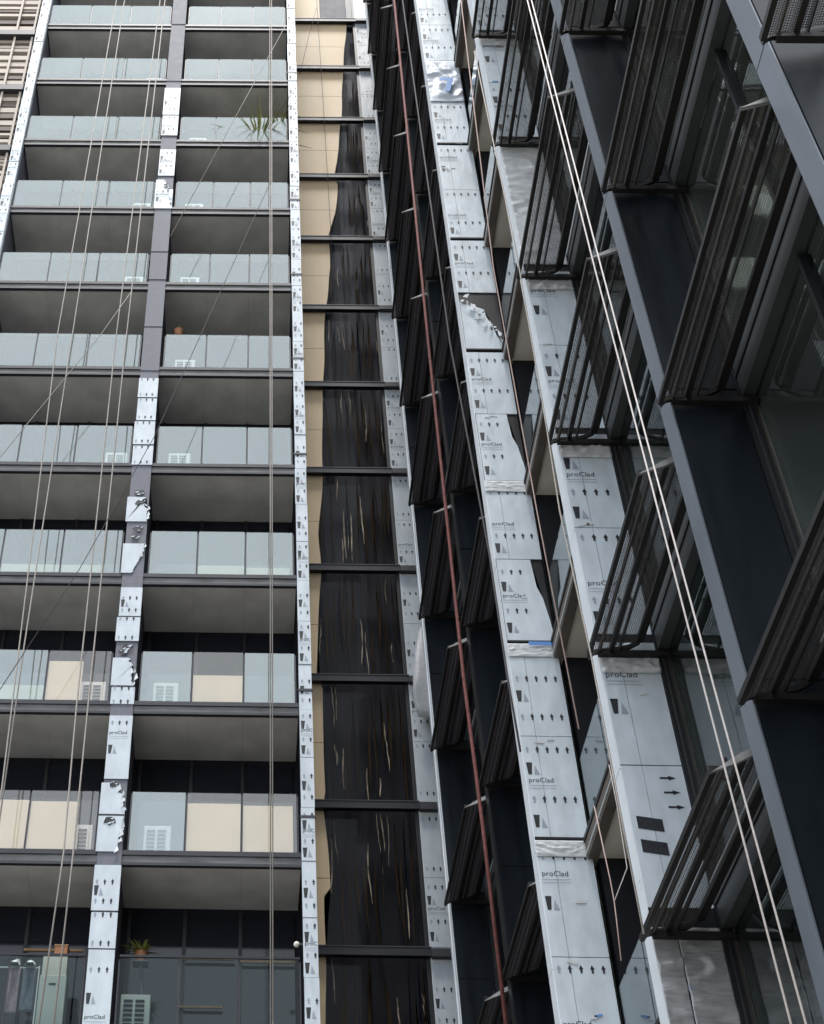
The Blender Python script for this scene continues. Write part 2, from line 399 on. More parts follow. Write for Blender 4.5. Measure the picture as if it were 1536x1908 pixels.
# boards given by the photo height of bottom and top
wh = [(1908, 1770), (1768, 1700), (1698, 1612), (1452, 1333), (1312, 1280), (1195, 1150), (1148, 1094), (866, 830), (828, 785), (783, 742), (740, 704), (388, 352), (327, 278), (252, 215), (213, 163)]
for i, (yb, yt) in enumerate(wh):
    z0, z1 = pz(yb), pz(yt)
    if yb == 1908: z0 -= 1.2
    clad(tw, XM0-.012*(i % 3), XM1+.01, yc, z0, z1, i % 4 if z1-z0 > .7 else 4, jit=.012)
gr = [(872, 0, 0)]
for (yb, yt) in ((690, 610), (608, 545), (520, 470), (468, 398), (150, 60), (44, 0)):
    z0, z1 = pz(yb), pz(yt)
    o = bx('grey_column_panel', M['column'], tw, XM0, XM1, yc+.002, yc+.016, z0+.01, z1-.01)
for (yb, yt, sd, dp, sdn) in ((1588, 1520, 3, .25, 'l'), (1518, 1458, 4, .35, 'r'), (1278, 1225, 5, .3, 'r'), (1068, 1012, 6, .5, 'l'), (972, 925, 7, .2, 'r'), (386, 334, 8, .55, 'r')):
    torn(tw, XM0-.03, XM1-.01, yc, pz(yb)+.01, pz(yt)-.01, sdn, sd, 'clad', dp)
for (yp, s) in ((918, .16), (935, .14), (1206, .16), (1215, .12), (985, .16), (1000, .14), (348, .12), (1462, .12), (1530, .14)):   # crumpled dark wrap at the tears
    c = onY(250, yp, D-.06); c.x = (XM0+XM1)/2+random.uniform(-.07, .07)
    pq = []
    for q in range(14):
        an_ = q*6.283/14; rr_ = s*.75*random.uniform(.45, 1.15); pq.append((c.x+rr_*math.cos(an_), c.z+rr_*.8*math.sin(an_)))
    o = poly_panel('tear_hole', tw, pq, D-.062, D-.058, M['ink'])
    for q in range(3):
        an_ = random.uniform(0, 6.28); cxq = c.x+s*.4*math.cos(an_); czq = c.z+s*.35*math.sin(an_); sz = random.uniform(.02, .05)
        poly_panel('torn_flap', tw, [(cxq-sz, czq), (cxq+sz*.3, czq-sz*.4), (cxq+sz, czq+sz*.9)], D-.068, D-.064, M['clad'])
# left pillar boards (front) and right pillar boards
def pillar(x0, x1, y, zlist, varoff, m='clad'):
    for i, (z0, z1) in enumerate(zlist):
        dx = random.uniform(-.006, .006)
        clad(tw, x0+dx, x1+dx, y, z0, z1, (i*2+varoff) % 4, m, jit=.015)
zs = [(H0-6.2+1.0*i, H0-5.2+1.0*i) for i in range(38)]
pillar(XR0, XR1, D-.115, zs, 0)
pillar(XL0, XL1, D-.115, zs[16:], 1)
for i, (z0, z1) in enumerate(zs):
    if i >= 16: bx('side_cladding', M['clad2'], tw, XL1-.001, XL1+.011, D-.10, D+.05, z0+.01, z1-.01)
for k in range(-2, 12):      # dark straps across the right pillar at slab level
    if k in (-2, 0, 1, 3, 4, 5, 6, 8, 10): bx('joint_strap', M['rail_dark'], tw, XR0-.02, XR1+.015, D-.135, D-.1, H0+3*k-.10+(.7 if k < 1 else .3), H0+3*k-.05+(.7 if k < 1 else .3))

# balcony air conditioners (white outdoor units standing beside the central column)
def ac_unit(x, y, z, label, big=False, grp='white outdoor units behind the balcony glass'):
    t = thing('air_conditioner', label, 'air conditioner', (x, y, z), grp)
    w_, d_, h_ = .46, .26, .72
    bm = bmesh.new(); box(bm, 0, w_, .02, d_, .05, h_)
    bmesh.ops.bevel(bm, geom=bm.edges[:], offset=.012, segments=1, affect='EDGES'); obj('casing', bm, M['acgrey' if big else 'white'], t)
    for r_ in range(7):
        for c_ in range(2):
            bx('vent_slot', M['dark'], t, .05+c_*.18, .19+c_*.18, .008, .022, .14+r_*.075, .18+r_*.075)
    for c_ in (0.04, w_-.10): bx('foot', M['frame'], t, c_, c_+.06, .03, d_-.02, 0, .05)
    return t
ords = {9: 'top', 8: 'second', 7: 'third', 6: 'fourth', 5: 'fifth', 4: 'sixth', 3: 'seventh', 2: 'eighth', 1: 'ninth', 0: 'tenth', -1: 'lowest'}
for k in range(0, 9):
    if k not in (2, 8): ac_unit(XM1+.30, D+.35, H0+3*k, 'white outdoor unit right of the central column, %s balcony row from the top' % ords[k])
    if k not in (2, 4, 7): ac_unit(XM0-.62, D+.35, H0+3*k, 'white outdoor unit left of the central column, %s balcony row from the top' % ords[k])
z = H0-3
ac_unit(XM1+.12, D+.25, z-.05, 'large grey louvred air conditioner in the lowest balcony right of the column', True, None)

# things on the lowest balconies
t = thing('cabinet', 'tall pale green cabinet with handle slot in the lowest left balcony', 'cabinet', (-3.18, D+.3, z))
bm = bmesh.new(); box(bm, 0, .42, 0, .4, 0, .98); bmesh.ops.bevel(bm, geom=bm.edges[:], offset=.01, segments=1, affect='EDGES'); obj('body', bm, M['acgrey'], t)
bm = bmesh.new(); box(bm, .02, .40, .02, .38, .98, 1.3); obj('upper_box', bm, M['soffit2'], t)
bx('handle_slot', M['dark'], t, .15, .26, -.006, .004, .82, .845)
t = thing('planter_box', 'orange box on top of the pale green cabinet', 'box', (-3.0, D+.35, z+1.3)); bm = bmesh.new(); box(bm, 0, .2, 0, .2, 0, .2); obj('body', bm, M['terracotta'], t); bx('rim', M['timber'], t, -.01, .21, -.01, .21, .2, .22)
t = thing('clothes_rack', 'clothes rack with hanging cloths in the lowest left balcony', 'clothes rack', (-4.05, D+.35, z))
bm = bmesh.new()
for x in (-.35, .84): tube(bm, [(x, 0, 0), (x, 0, 1.15)], .012, 6)
tube(bm, [(-.35, 0, 1.12), (.84, 0, 1.12)], .012, 6); obj('frame', bm, M['white'], t)
for (x, wd, hh, mm, lb) in ((-.22, .20, .5, 'clothw', 'white towel'), (.04, .16, .8, 'clothw', 'pale mint cloth'), (.36, .20, .75, 'clothp', 'mauve shirt'), (.60, .20, .72, 'clothg', 'dark grey shirt')):
    o = crumple('hanging_cloth', None, x, x+wd, 0, 1.1-hh, 1.1, M[mm], .05, 10, 16, x*9, fx=14, fz=2)
    tag(o, {'white towel': 'white towel at the left end of the clothes rack', 'pale mint cloth': 'pale mint cloth hanging on the clothes rack', 'mauve shirt': 'mauve shirt hanging on the clothes rack', 'dark grey shirt': 'dark grey shirt hanging on the clothes rack'}[lb], 'cloth', 'laundry on the rack')
    o.location = (-4.05, D+.33, z)
for (px_, py_, lb, r_) in ((33, 1793, 'small round white lamp left of the laundry', .055), (88, 1825, 'white round lamp just left of the rope over the laundry', .05), (36, 1790, '', 0)):
    if not r_: continue
    c = onY(px_, py_, D+.5); t = thing('globe_lamp', lb, 'lamp', tuple(c), 'round lamps in the lowest left balcony')
    bm = bmesh.new(); bmesh.ops.create_uvsphere(bm, u_segments=12, v_segments=8, radius=r_); obj('globe', bm, M['lamp'], t, smooth=True)
    bm = bmesh.new(); tube(bm, [(0, 0, -r_*.8), (0, 0, -r_*.8-.35)], .01, 6); obj('stem', bm, M['frame'], t)
def plant(name, label, loc, n, ln, spread, pot=True, cat='plant', up_=.6, wdt=.02):
    t = thing(name, label, cat, loc)
    if pot:
        bm = bmesh.new(); bmesh.ops.create_cone(bm, cap_ends=True, segments=14, radius1=.08, radius2=.11, depth=.18, matrix=Matrix.Translation((0, 0, .09))); obj('pot', bm, M['terracotta'], t, smooth=False)
    bm = bmesh.new(); rnd = random.Random(len(label))
    for i in range(n):
        a = rnd.uniform(0, 6.28); b = rnd.uniform(.1, 1)*spread; L_ = ln*rnd.uniform(.6, 1.1); w0 = wdt*rnd.uniform(.7, 1.3)
        base = Vector((rnd.uniform(-.03, .03), rnd.uniform(-.03, .03), .15)); dr = Vector((math.cos(a)*b, math.sin(a)*b, up_*rnd.uniform(.6, 1.2)))
        sd_ = Vector((-math.sin(a), math.cos(a), 0)); prev = None
        for s_ in range(5):
            q = s_/4; c = base+dr*L_*q+Vector((0, 0, -.45*L_*b*q*q)); ww = w0*(1-q*.9)
            cur = (bm.verts.new(c-sd_*ww), bm.verts.new(c+sd_*ww))
            if prev: bm.faces.new((prev[0], prev[1], cur[1], cur[0]))
            prev = cur
    obj('foliage', bm, M['leaf'], t)
    return t
c = onY(495, 205, D+.45); plant('potted_palm', 'spiky yellow green palm above the third glass railing at the right pillar', (c.x-.15, D+.30, H0+21.15), 64, 1.9, .85, wdt=.030, up_=.72)
c = onY(520, 212, D+.35); plant('potted_shrub', 'dark bushy plant behind the railing beside the right pillar', (c.x, D+.2, H0+21+.75), 60, .9, .9, wdt=.025, up_=.6)
c = onY(333, 620, D+.3); plant('potted_plant', 'small plant standing just above the railing right of the grey column', (c.x, D+.3, c.z-.12), 30, .32, .8, wdt=.02)
c = onY(262, 1795, D+.4)
for xq in (.46, .70):
    t = thing('cap', 'white cap resting above the %s shirt on the clothes rack' % ('mauve' if xq < .6 else 'dark grey'), 'cap', (-4.05+xq, D+.32, z+1.14), 'caps on the rack')
    bm = bmesh.new(); bmesh.ops.create_uvsphere(bm, u_segments=14, v_segments=8, radius=.085); bmesh.ops.bisect_plane(bm, geom=bm.verts[:]+bm.edges[:]+bm.faces[:], plane_co=(0, 0, 0), plane_no=(0, 0, -1), clear_outer=True); obj('crown', bm, M['white'], t, smooth=True)
    bx('peak', M['ink'], t, -.06, .06, -.12, -.07, -.03, .0)
plant('flower_pot', 'leafy plant in a terracotta pot on a tall thin stand in the lowest balcony', (c.x, D+.4, c.z), 70, .36, 1.1, wdt=.03)
t = thing('plant_stand', 'tall leaning pole stand under the potted plant in the lowest balcony', 'stand', (c.x, D+.4, z))
bm = bmesh.new(); tube(bm, [(0, 0, c.z-z), (.06, 0, .6), (.14, 0, 0)], [.03, .022, .02], 8); obj('pole', bm, M['column'], t)
bx('tray', M['column'], t, -.12, .12, -.12, .12, c.z-z-.02, c.z-z)
c = onY(553, 1760, D+.2); t = thing('wall_lamp', 'small white wall lamp at the side of the right pillar in the lowest balcony', 'lamp', tuple(c))
bm = bmesh.new(); bmesh.ops.create_uvsphere(bm, u_segments=12, v_segments=8, radius=.05); obj('globe', bm, M['lamp'], t, smooth=True); bx('bracket', M['rail_dark'], t, .03, .3, -.02, .02, -.02, .02)
for (a, b, yy) in ((338, 438, 1786), (448, 550, 1792), (333, 415, 1876), (45, 155, 1770)):
    p0, p1 = onY(a, yy, D+1.30), onY(b, yy, D+1.30)
    bx('timber_rail', M['timber'], tw, p0.x, p1.x, D+1.28, D+1.32, p0.z-.02, p0.z+.02)

# ================================================================== FAR LEFT: slatted building
sb = thing('slatted_building', 'building at the far top left clad in cream and brown horizontal slats', 'building', (-9, 22.5, -1.6)); sb.location = (0, 0, 0)
bx('rear_wall', M['dark'], sb, -14, -6.3, 22.0, 26, -1.6, 52)
zz = 26.0
while zz < 46:
    th = random.choice((.10, .14, .18, .22)); mm = random.choice(('slat', 'slat', 'slatb', 'slat'))
    bx('slat', M[mm], sb, -12, -6.42, 21.86+random.uniform(0, .05), 21.98, zz, zz+th); zz += th+random.choice((.08, .14, .22))
for x in (-6.50, -7.0, -8.2, -9.4): bx('slat_post', M['slat'], sb, x, x+.06, 21.78, 21.84, 26, 48)
for k in range(5, 12): bx('dark_ledge', M['rail_dark'], sb, -12, -6.4, 21.70, 21.86, H0+3*k-.1, H0+3*k+.14)

# ================================================================== MIDDLE: recessed glazed wall
YW = 24.5
gw = thing('recessed_wall', 'tall recessed wall of beige panels and dark glass between the two towers', 'building'); 
bx('rear_wall', M['dark'], gw, .9, 7.0, YW+.30, YW+3, -1.6, 55)
BZ = 12.43
bl = [(45.6, 3.02), (42.9, 2.813), (39.7, 2.639), (37.4, 2.435), (36.6, 2.346), (36.2, 2.426), (34.7, 2.30), (33.7, 2.08), (32.3, 2.098), (31.35, 2.014), (30.45, 1.905), (27.9, 1.798), (26, 1.66), (24.5, 1.648), (22.5, 1.50), (21.5, 1.528), (20.15, 1.45), (18.65, 1.36), (18.3, 1.496), (16.7, 1.447), (15.75, 1.485), (15.5, 1.428), (13.7, 1.522), (13.55, 1.40), (6, 1.28)]
bl = [(a, b+(.05 if a < 27 else 0)) for a, b in bl]
def edge_x(zv):
    for (a, xa), (b, xb) in zip(bl, bl[1:]):
        if a >= zv >= b: return xb+(xa-xb)*(zv-b)/(a-b) if a > b else xa
    return 3.02 if zv > 45 else 1.33
zb = BZ-6
while zb < 45.0:
    z0, z1 = zb, zb+1.5
    pr_ = [(.95, z0+.008)]+[(edge_x(z0+.008+(1.484)*i/8)+.012*math.sin((z0+1.484*i/8)*2.7), z0+.008+1.484*i/8) for i in range(9)]+[(.95, z1-.008)]
    poly_panel('beige_panel', gw, pr_, YW-.02, YW+.01, M['beige'])
    # smoked glass pane over the whole width, behind the beige layer
    bx('smoked_glass', M['smoked'], gw, 1.2, 3.30, YW+.04, YW+.05, z0+.004, z1-.004)
    zb += 1.5
for zt in (45.6,):
    bx('grey_top_panel', M['column'], gw, 2.15, 3.0, YW-.03, YW+.01, zt, zt+2.6); bx('dark_top_panel', M['black'], gw, 3.01, 3.7, YW-.03, YW+.01, zt, zt+2.6)
    bx('beige_panel', M['beige'], gw, .95, 2.14, YW-.03, YW+.01, zt, zt+2.6)
# wavy reflections in the smoked glass, built as coloured strips behind it
rnd = random.Random(11)
for k in range(-1, 11):
    z0 = BZ-6+3*(k+1); ex = edge_x(z0+1.5)
    xs_ = ex+.05
    spans = []
    x = ex+.04
    while x < 3.22:
        kind = rnd.choice(('batten', 'batten', 'streakn', 'streakc', 'streakc', 'batten'))  # 'batten' is the brown reflection streak
        wd = rnd.uniform(.012, .055) if kind != 'streakc' else rnd.uniform(.010, .024)
        if rnd.random() < .10: wd = rnd.uniform(.06, .079); kind = 'batten'
        za = z0+rnd.uniform(0, 1.2); zb_ = za+rnd.uniform(1.4, 2.8)
        if kind == 'streakc': za = z0+rnd.uniform(.1, 2.3); zb_ = za+rnd.uniform(.4, 1.5)
        zb_ = min(zb_, z0+2.95)
        ph = rnd.uniform(0, 6.28); am = rnd.uniform(.008, .03)
        L_ = []; R_ = []
        n = 9
        for i in range(n+1):
            t_ = i/n; zc = za+(zb_-za)*t_; o_ = am*math.sin(ph+t_*rnd.uniform(3, 5)); tp = min(1, (.3 if kind == 'streakc' else .1)+3*min(t_, 1-t_)) if wd < .08 else 1
            L_.append((x+o_-wd*.5*tp, zc)); R_.append((x+o_+wd*.5*tp, zc))
        if x+wd < 3.26: poly_panel('reflection_streak', gw, L_+R_[::-1], YW+.07, YW+.09, M[kind])
        x += wd+rnd.choice((.015, .03, .06, .10))*rnd.uniform(.6, 1.5)
    for i in range(2): pass
# horizontal bars every storey
for k in range(-2, 12):
    zc = BZ+3*k
    bx('steel_bar', M['bar'], gw, .95, 3.30, YW-.16, YW-.04, zc-.075, zc+.075)
    bx('steel_bar_lip', M['rail_dark'], gw, .95, 3.30, YW-.17, YW-.05, zc+.077, zc+.10)
    bx('steel_bar_end', M['rail_dark'], gw, 3.302, 3.80, YW-.20, YW-.02, zc-.10, zc+.05)
bx('corner_post', M['frame'], gw, 3.20, 3.28, YW-.08, YW+.02, -1.6, 55)
# narrow clad strip
for k in range(-2, 11):
    z0 = BZ+3*k
    for j, (a, b) in enumerate(((.12, 1.5), (1.5, 2.84))):
        o = clad(gw, 3.285, 3.95, YW-.09, z0+a, z0+b, (0, 4, 2, 1)[(k+j*2) % 4] if j == 0 else (4, 0, 2)[k % 3], 'clad2', shift=.0)
bx('strip_core', M['edge'], gw, 3.272, 3.96, YW-.075, YW+.02, -1.6, 52)
# loose white plastic flapping on the narrow strip
bm = bmesh.new(); G = []
for j in range(15):
    v = j/14; r = []
    for i in range(7):
        u = i/6; hw = .03+.27*math.sin(min(1, v*1.15)*math.pi*.55)*(1 if v < .85 else 1-(v-.85)*4)
        cxx = 3.60-.02*v
        nn = noise.noise(Vector((u*4, v*5, 3)))*.09
        r.append(bm.verts.new((cxx+(u-.5)*hw*1.5-.08*v, YW-.38-abs(nn)-.15*math.sin(v*3), 19.6-2.3*v+nn*.3)))
    G.append(r)
for j in range(14):
    for i in range(6): bm.faces.new((G[j][i], G[j][i+1], G[j+1][i+1], G[j+1][i]))
o = obj('plastic_sheet', bm, M['wrap'], None, smooth=True); md = o.modifiers.new('s', 'SOLIDIFY'); md.thickness = .004
tag(o, 'loose white plastic sheet hanging off the narrow grey clad strip', 'plastic sheet')

# ================================================================== RIGHT: stepped tower with blades, awnings and side glass
rtw = thing('stepped_tower', 'tower on the right with white and black projecting fins, mesh awnings and side glazing', 'building')
X0, X1, XG = 3.45, 4.03, 4.14
DX = {'a': -.10, 'b': .08}      # the two far fins stand slightly off the line of the others
fins = {'a': (22.0, 'k'), 'b': (18.55, 'k'), 'c': (15.6, 'w'), 'd': (11.6, 'w'), 'e': (8.25, 'k'), 'f': (5.08, 'k')}
LV = lambda k: 12.40+3*k
KR = {'a': (-2, 11), 'b': (-2, 9), 'c': (-3, 7), 'd': (-4, 4), 'e': (-4, 2), 'f': (-4, 1)}
for f, (Y, kind) in fins.items():
    dxf = DX.get(f, 0); X0, X1, XG = 3.45+dxf, 4.03+dxf, 4.14+dxf
    k0, k1 = KR[f]; zt = LV(k1+1); zb_ = LV(k0)-.0
    bx('fin_core', M['frame'], rtw, X0+.014, (X1 if f != 'c' else 4.115)-.004, Y+.016, Y+.25, zb_, zt)
    if f != 'c': cfx = X1+.002
    if f != 'c': bx('corner_frame', M['frame'], rtw, cfx, XG-.02, Y-.02, Y+.27, zb_, zt)
    if f != 'c': bx('corner_frame_rib', M['band'], rtw, X1+.04, X1+.055, Y-.03, Y-.02, zb_, zt)
    for k in range(k0, k1+1):
        z0 = LV(k)-.12
        if kind == 'k':
            h2 = 1.5 if (f == 'f' or (f in 'ab' and k % 2)) else 3
            j = 0
            while j*h2 < 2.99:
                bx('black_panel', M['black'], rtw, X0+.022, X1-.004, Y, Y+.012, z0+j*h2+.012, z0+(j+1)*h2-.012, (0, 0, 0)); j += 1
            bx('edge_trim', M['trim' if f in 'ef' else ('edge' if f == 'a' else 'frame')], rtw, X0, X0+.012, Y+.004, Y+.25, z0+.008, z0+2.992)
            if f == 'a' : bx('edge_flashing', M['edge'], rtw, X0-.02, X0-.002, Y+.14, Y+.26, z0+.01, z0+2.99)
        else:
            # left face towards the street, then two boards side by side, two high
            for j in range(2):
                bx('side_cladding', M['edge'], rtw, X0, X0+.012, Y+.005, Y+.245, z0+1.5*j+.006, z0+1.5*j+1.494)
X0, X1, XG = 3.45, 4.03, 4.14
xs = X0+.21
def face(Y, zc0, zc1, v, left=True, shift=.2):
    if left: clad(rtw, X0+.012, xs, Y, zc0, zc1, v, shift=0)
    # right board carries on the arrow rows of the left one
    clad(rtw, xs, X1-.002, Y, zc0, zc1, v, shift=.2)
def face_full(Y, z0, z1, v, xr=X1):
    """the print runs over both boards: marks hung on a first board spanning both widths"""
    g = .005
    o = bx('cladding_panel', M['clad'], rtw, X0+.012, xs-g, Y, Y+.012, z0+g, z1-g)
    o2 = bx('cladding_panel', M['clad'], rtw, xs, xr-.003, Y+.001, Y+.013, z0+g, z1-g)
    me = marks(xr-.003-X0-.012, z1-z0-2*g, v)
    if me: put('printed_marks', me, None, o)['kind'] = 'stuff'
X1C = 4.115
Y = fins['c'][0]
for k in range(-3, 8):
    z0 = LV(k)+.07
    for j in range(2):
        a, b = z0+1.46*j, z0+1.46*(j+1)
        if k == 4 and j == 1: continue
        if (k, j) == (2, 0):        # torn open board
            pts = [(X0+.02, a), (X1C-.01, a), (X1C-.03, a+.22), (X1C-.12, a+.35), (X1C-.17, a+.62), (X1C-.24, a+.80), (X1C-.26, a+1.0), (X1C-.38, a+1.08), (X0+.14, a+1.25), (X0+.1, a+1.12), (X0+.02, a+1.2)]
            o = poly_panel('torn_cladding', rtw, pts, Y-.003, Y+.012, M['clad']); o['label'] = 'torn cladding board with a black hole above it'
            rq = random.Random(4)
            for q in range(26):
                t_ = q/25; cxq = X0+.08+(X1C-X0-.14)*t_+rq.uniform(-.04, .04); czq = a+1.28-1.0*t_+rq.uniform(-.10, .10); sz = rq.uniform(.03, .08)
                an_ = rq.uniform(0, 3.14); pq = [(cxq+sz*math.cos(an_+h_)*w_, czq+sz*1.5*math.sin(an_+h_)*w_) for h_, w_ in ((0, 1), (1.2, .5), (2.6, .9), (4.4, .4))]
                yq = Y-.02-.05*rq.random(); poly_panel('torn_flap', rtw, pq, yq, yq+.004, M['edge' if rq.random() < .6 else 'ink'])
            continue
        if (k, j) == (0, 0) or (k, j) == (1, 0):
            zz0 = a
            pts = [(X0+.02, a), (X1C-.01, a), (X1C-.03, a+.35), (X1C-.08, a+.75), (X1C-.14, a+.95), (X1C-.17, b-.01), (X0+.02, b-.01)]
            o = poly_panel('torn_cladding', rtw, pts, Y-.001, Y+.012, M['clad']); o['label'] = 'cladding board with its right edge cut away'
            me = marks(.40, 1.4, 0); put('printed_marks', me, None, o, (X0+.02, Y, a+.01))['kind'] = 'stuff'
            continue
        face_full(Y, a, b, (0, 1, 3, 0, 2)[(k*2+j) % 5], X1C)
    if k < 7: bx('joint_flashing', M['frame'], rtw, X0+.02, X1C-.004, Y-.012, Y+.012, LV(k)+.035, LV(k)+.068)
# bulging plastic wraps on the third fin
crumple('plastic_wrap', rtw, X0+.0, X1C+.0, Y-.01, LV(4)+1.5, LV(5)+.04, M['bluewrap'], .055, 30, 44, 2.2, fx=2.4, fz=3.2)['label'] = 'bulging bluish plastic wrap with blue print'
bm = bmesh.new()
for pts in ([(3.68, 26.66), (3.94, 26.66), (3.94, 26.56), (3.68, 26.56)], [(3.83, 26.56), (3.94, 26.56), (3.84, 26.16), (3.74, 26.16)]): prism(bm, pts, Y-.100, Y-.097)
obj('blue_print', bm, M['inkblue'], rtw)
for (zc, amp) in ((LV(1)-.16, .014), (LV(-1)-.2, .02), (LV(0)-.21, .014)):
    crumple('crumpled_wrap', rtw, X0+.0, X1C-.0, Y-.008, zc, zc+.22, M['wrap'], amp, 40, 18, zc, fx=5, fz=16)
bm = bmesh.new(); box(bm, X0+.28, X1C-.05, Y-.075, Y-.072, LV(0)-.06, LV(0)-.0); obj('blue_tape', bm, M['inkblue'], rtw)
# fourth fin: printed, wrapped and foil storeys
Y = fins['d'][0]
for k in range(-4, 5):
    z0 = LV(k)-.12
    if k in (1, 3) and k == 1 and False: pass
    if k == 1:
        crumple('plastic_wrap', rtw, X0, X1-.002, Y-.004, z0+.12, z0+2.9, M['wrap'], .04, 30, 90, 8.1, fx=1.4, fz=4.5)['label'] = 'storey wrapped in creased white plastic'
        continue
    if k <= -3:
        for (a, b, sd) in ((X0, xs, 3.3), (xs+.006, X1, 4.4)):
            crumple('silver_foil', rtw, a, b, Y, z0+.06, z0+2.9, M['foil'], .05, 22, 80, sd+k, fx=1.5, fz=4.5)['label'] = 'creased silver foil sheet'
        continue
    for j in range(2):
        a, b = z0+.09+1.45*j, z0+.09+1.45*(j+1)
        if k == -2 and j == 0:
            o = bx('cladding_panel', M['clad'], rtw, X0+.012, xs-.004, Y, Y+.012, a, b-.008); bx('cladding_panel', M['clad'], rtw, xs, X1-.003, Y, Y+.012, a, b-.008)
            bm = bmesh.new()
            for dz in (0, .24): decal(bm, [(.05, .50+dz+.035), (.28, .50+dz), (.28, .63+dz), (.05, .63+dz+.035)], 0)
            for q in range(3):
                zc = 1.0+.155*q; xx = .36-.012*q
                decal(bm, [(xx, zc-.01), (xx+.09, zc-.01), (xx+.09, zc+.01), (xx, zc+.01)], 0); decal(bm, [(xx+.08, zc-.025), (xx+.15, zc), (xx+.08, zc+.025)], 0)
            ob = obj('printed_marks', bm, M['ink'], o); ob['kind'] = 'stuff'
        else: face_full(Y, a, b, (0, 3, 1, 0)[(k*2+j) % 4])
    crumple('folded_wrap', rtw, X0+.01, X1+.0, Y-.006, z0+2.60, z0+2.80, M['wrap'], .05, 22, 10, k*3.1, fx=6, fz=14)['label'] = 'strip of folded white plastic under the awning'

# pieces of silver and blue tape stuck over board joints
rt_ = random.Random(21)
for q in range(34):
    f = rt_.choice('ccdd'); Yq = fins[f][0]; kq = rt_.randint(KR[f][0], 5 if f == 'c' else 2); zq = LV(kq)+rt_.choice((1.41, 1.45, .02, 2.2, .8))+rt_.uniform(-.03, .03)
    xq = rt_.uniform(X0+.03, X1-.18); wq = rt_.uniform(.06, .15); hq = rt_.uniform(.015, .045)
    bm = bmesh.new(); box(bm, 0, wq, -.004, 0, 0, hq); o = obj('tape', bm, M['wrap'] if rt_.random() < .93 else M['inkblue'], rtw, (xq, Yq-.004, zq)); o.rotation_euler = (0, rt_.uniform(-.3, .3), 0)
# side glazing, slab edges and interiors per bay (from the near fin to the far fin)
bays = [('a', 'b'), ('b', 'c'), ('c', 'd'), ('d', 'e'), ('e', 'f')]
for far, near in bays:
    Yf = fins[far][0]-.035; Yn = fins[near][0]+.275
    k0, k1 = KR[far]; niche = (far, near) == ('c', 'd')
    for k in range(k0, k1+2):
        z = LV(k)
        bx('slab_edge', M['brown' if niche else 'band'], rtw, X1+.012, XG+.03, Yn, Yf, z-.24, z+.20 if not niche else z+.02)
        bx('slab_edge_groove', M['rib'], rtw, X1-.004, X1+.012, Yn, Yf, z-.02, z+.03)
        bx('edge_line', M['alu'], rtw, X1-.006, X1+.010, Yn, Yf, z+.165 if not niche else z-.2, z+.20 if not niche else z-.18)
        bx('floor_slab', M['soffit2' if niche else 'soffit'], rtw, XG+.03, 9.5, Yn-.27, Yf+.28, z-.2, z+.0)
        if niche:
            n = 3
            for i in range(n):
                a = Yn+(Yf-Yn)*i/n; b = Yn+(Yf-Yn)*(i+1)/n
                bx('balustrade_glass', M['balglass'], rtw, XG, XG+.014, a+.02, b-.02, z+.03, z+1.14)
                bx('balustrade_post', M['bar'], rtw, XG+.02, XG+.05, b-.02, b+.02, z, z+1.1)
            bx('glazed_door', M['darkwin'], rtw, 5.4, 5.44, Yn, Yf, z, z+2.78)
        else:
            n = 2; L_ = (Yf-Yn)/n
            for i in range(n):
                bx('side_window', M['sideglass'], rtw, XG, XG+.014, Yn+L_*i+.03, Yn+L_*(i+1)-.03, z+.20, z+2.75)
                bx('window_mullion', M['frame'], rtw, XG-.05, XG+.05, Yn+L_*i-.02, Yn+L_*i+.025, z+.20, z+2.75)
            bx('window_sill', M['timber'], rtw, XG+.03, XG+.06, Yn+.05, Yf-.05, z+.22, z+.245)
    # interior cross wall in the plane of the far fin
    bx('cross_wall', M['dark'] if niche else M['soffit'], rtw, XG+.05, 9.5, Yf+.04, Yf+.24, LV(k0)-.3, LV(k1+1))
    bx('inner_wall', M['dark'], rtw, 9.0, 9.2, Yn, Yf, LV(k0)-.3, LV(k1+1))
# bright patches in the near side glass, as cross-wall panels with added glow
M['lit'] = mat('glow_panel', (.6, .6, .55), .6); lp = M['lit'].node_tree.nodes['Principled BSDF']; lp.inputs['Emission Color'].default_value = (.62, .62, .54, 1); lp.inputs['Emission Strength'].default_value = .8
for (xa, ya, xb, yb) in ((1311, 17, 1331, 54), (1280, 113, 1306, 156), (1377, 113, 1411, 152), (1353, 113, 1374, 150), (1321, 224, 1362, 268), (1456, 345, 1500, 395), (1405, 345, 1442, 395), (1415, 480, 1455, 531), (1364, 480, 1400, 531), (1500, 600, 1545, 650)):
    YY = fins['e'][0]-.03; p0 = onY(xa, yb, YY); p1 = onY(xb, ya, YY)
    if p0.x > XG+.05: bx('glow_panel', M['lit'], rtw, p0.x, max(p1.x, p0.x+.1), YY, YY+.02, p0.z, p1.z)
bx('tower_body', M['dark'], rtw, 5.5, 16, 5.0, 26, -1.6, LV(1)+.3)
bx('tower_body', M['dark'], rtw, 5.6, 16, 11.9, 26, LV(1)+.35, LV(11))

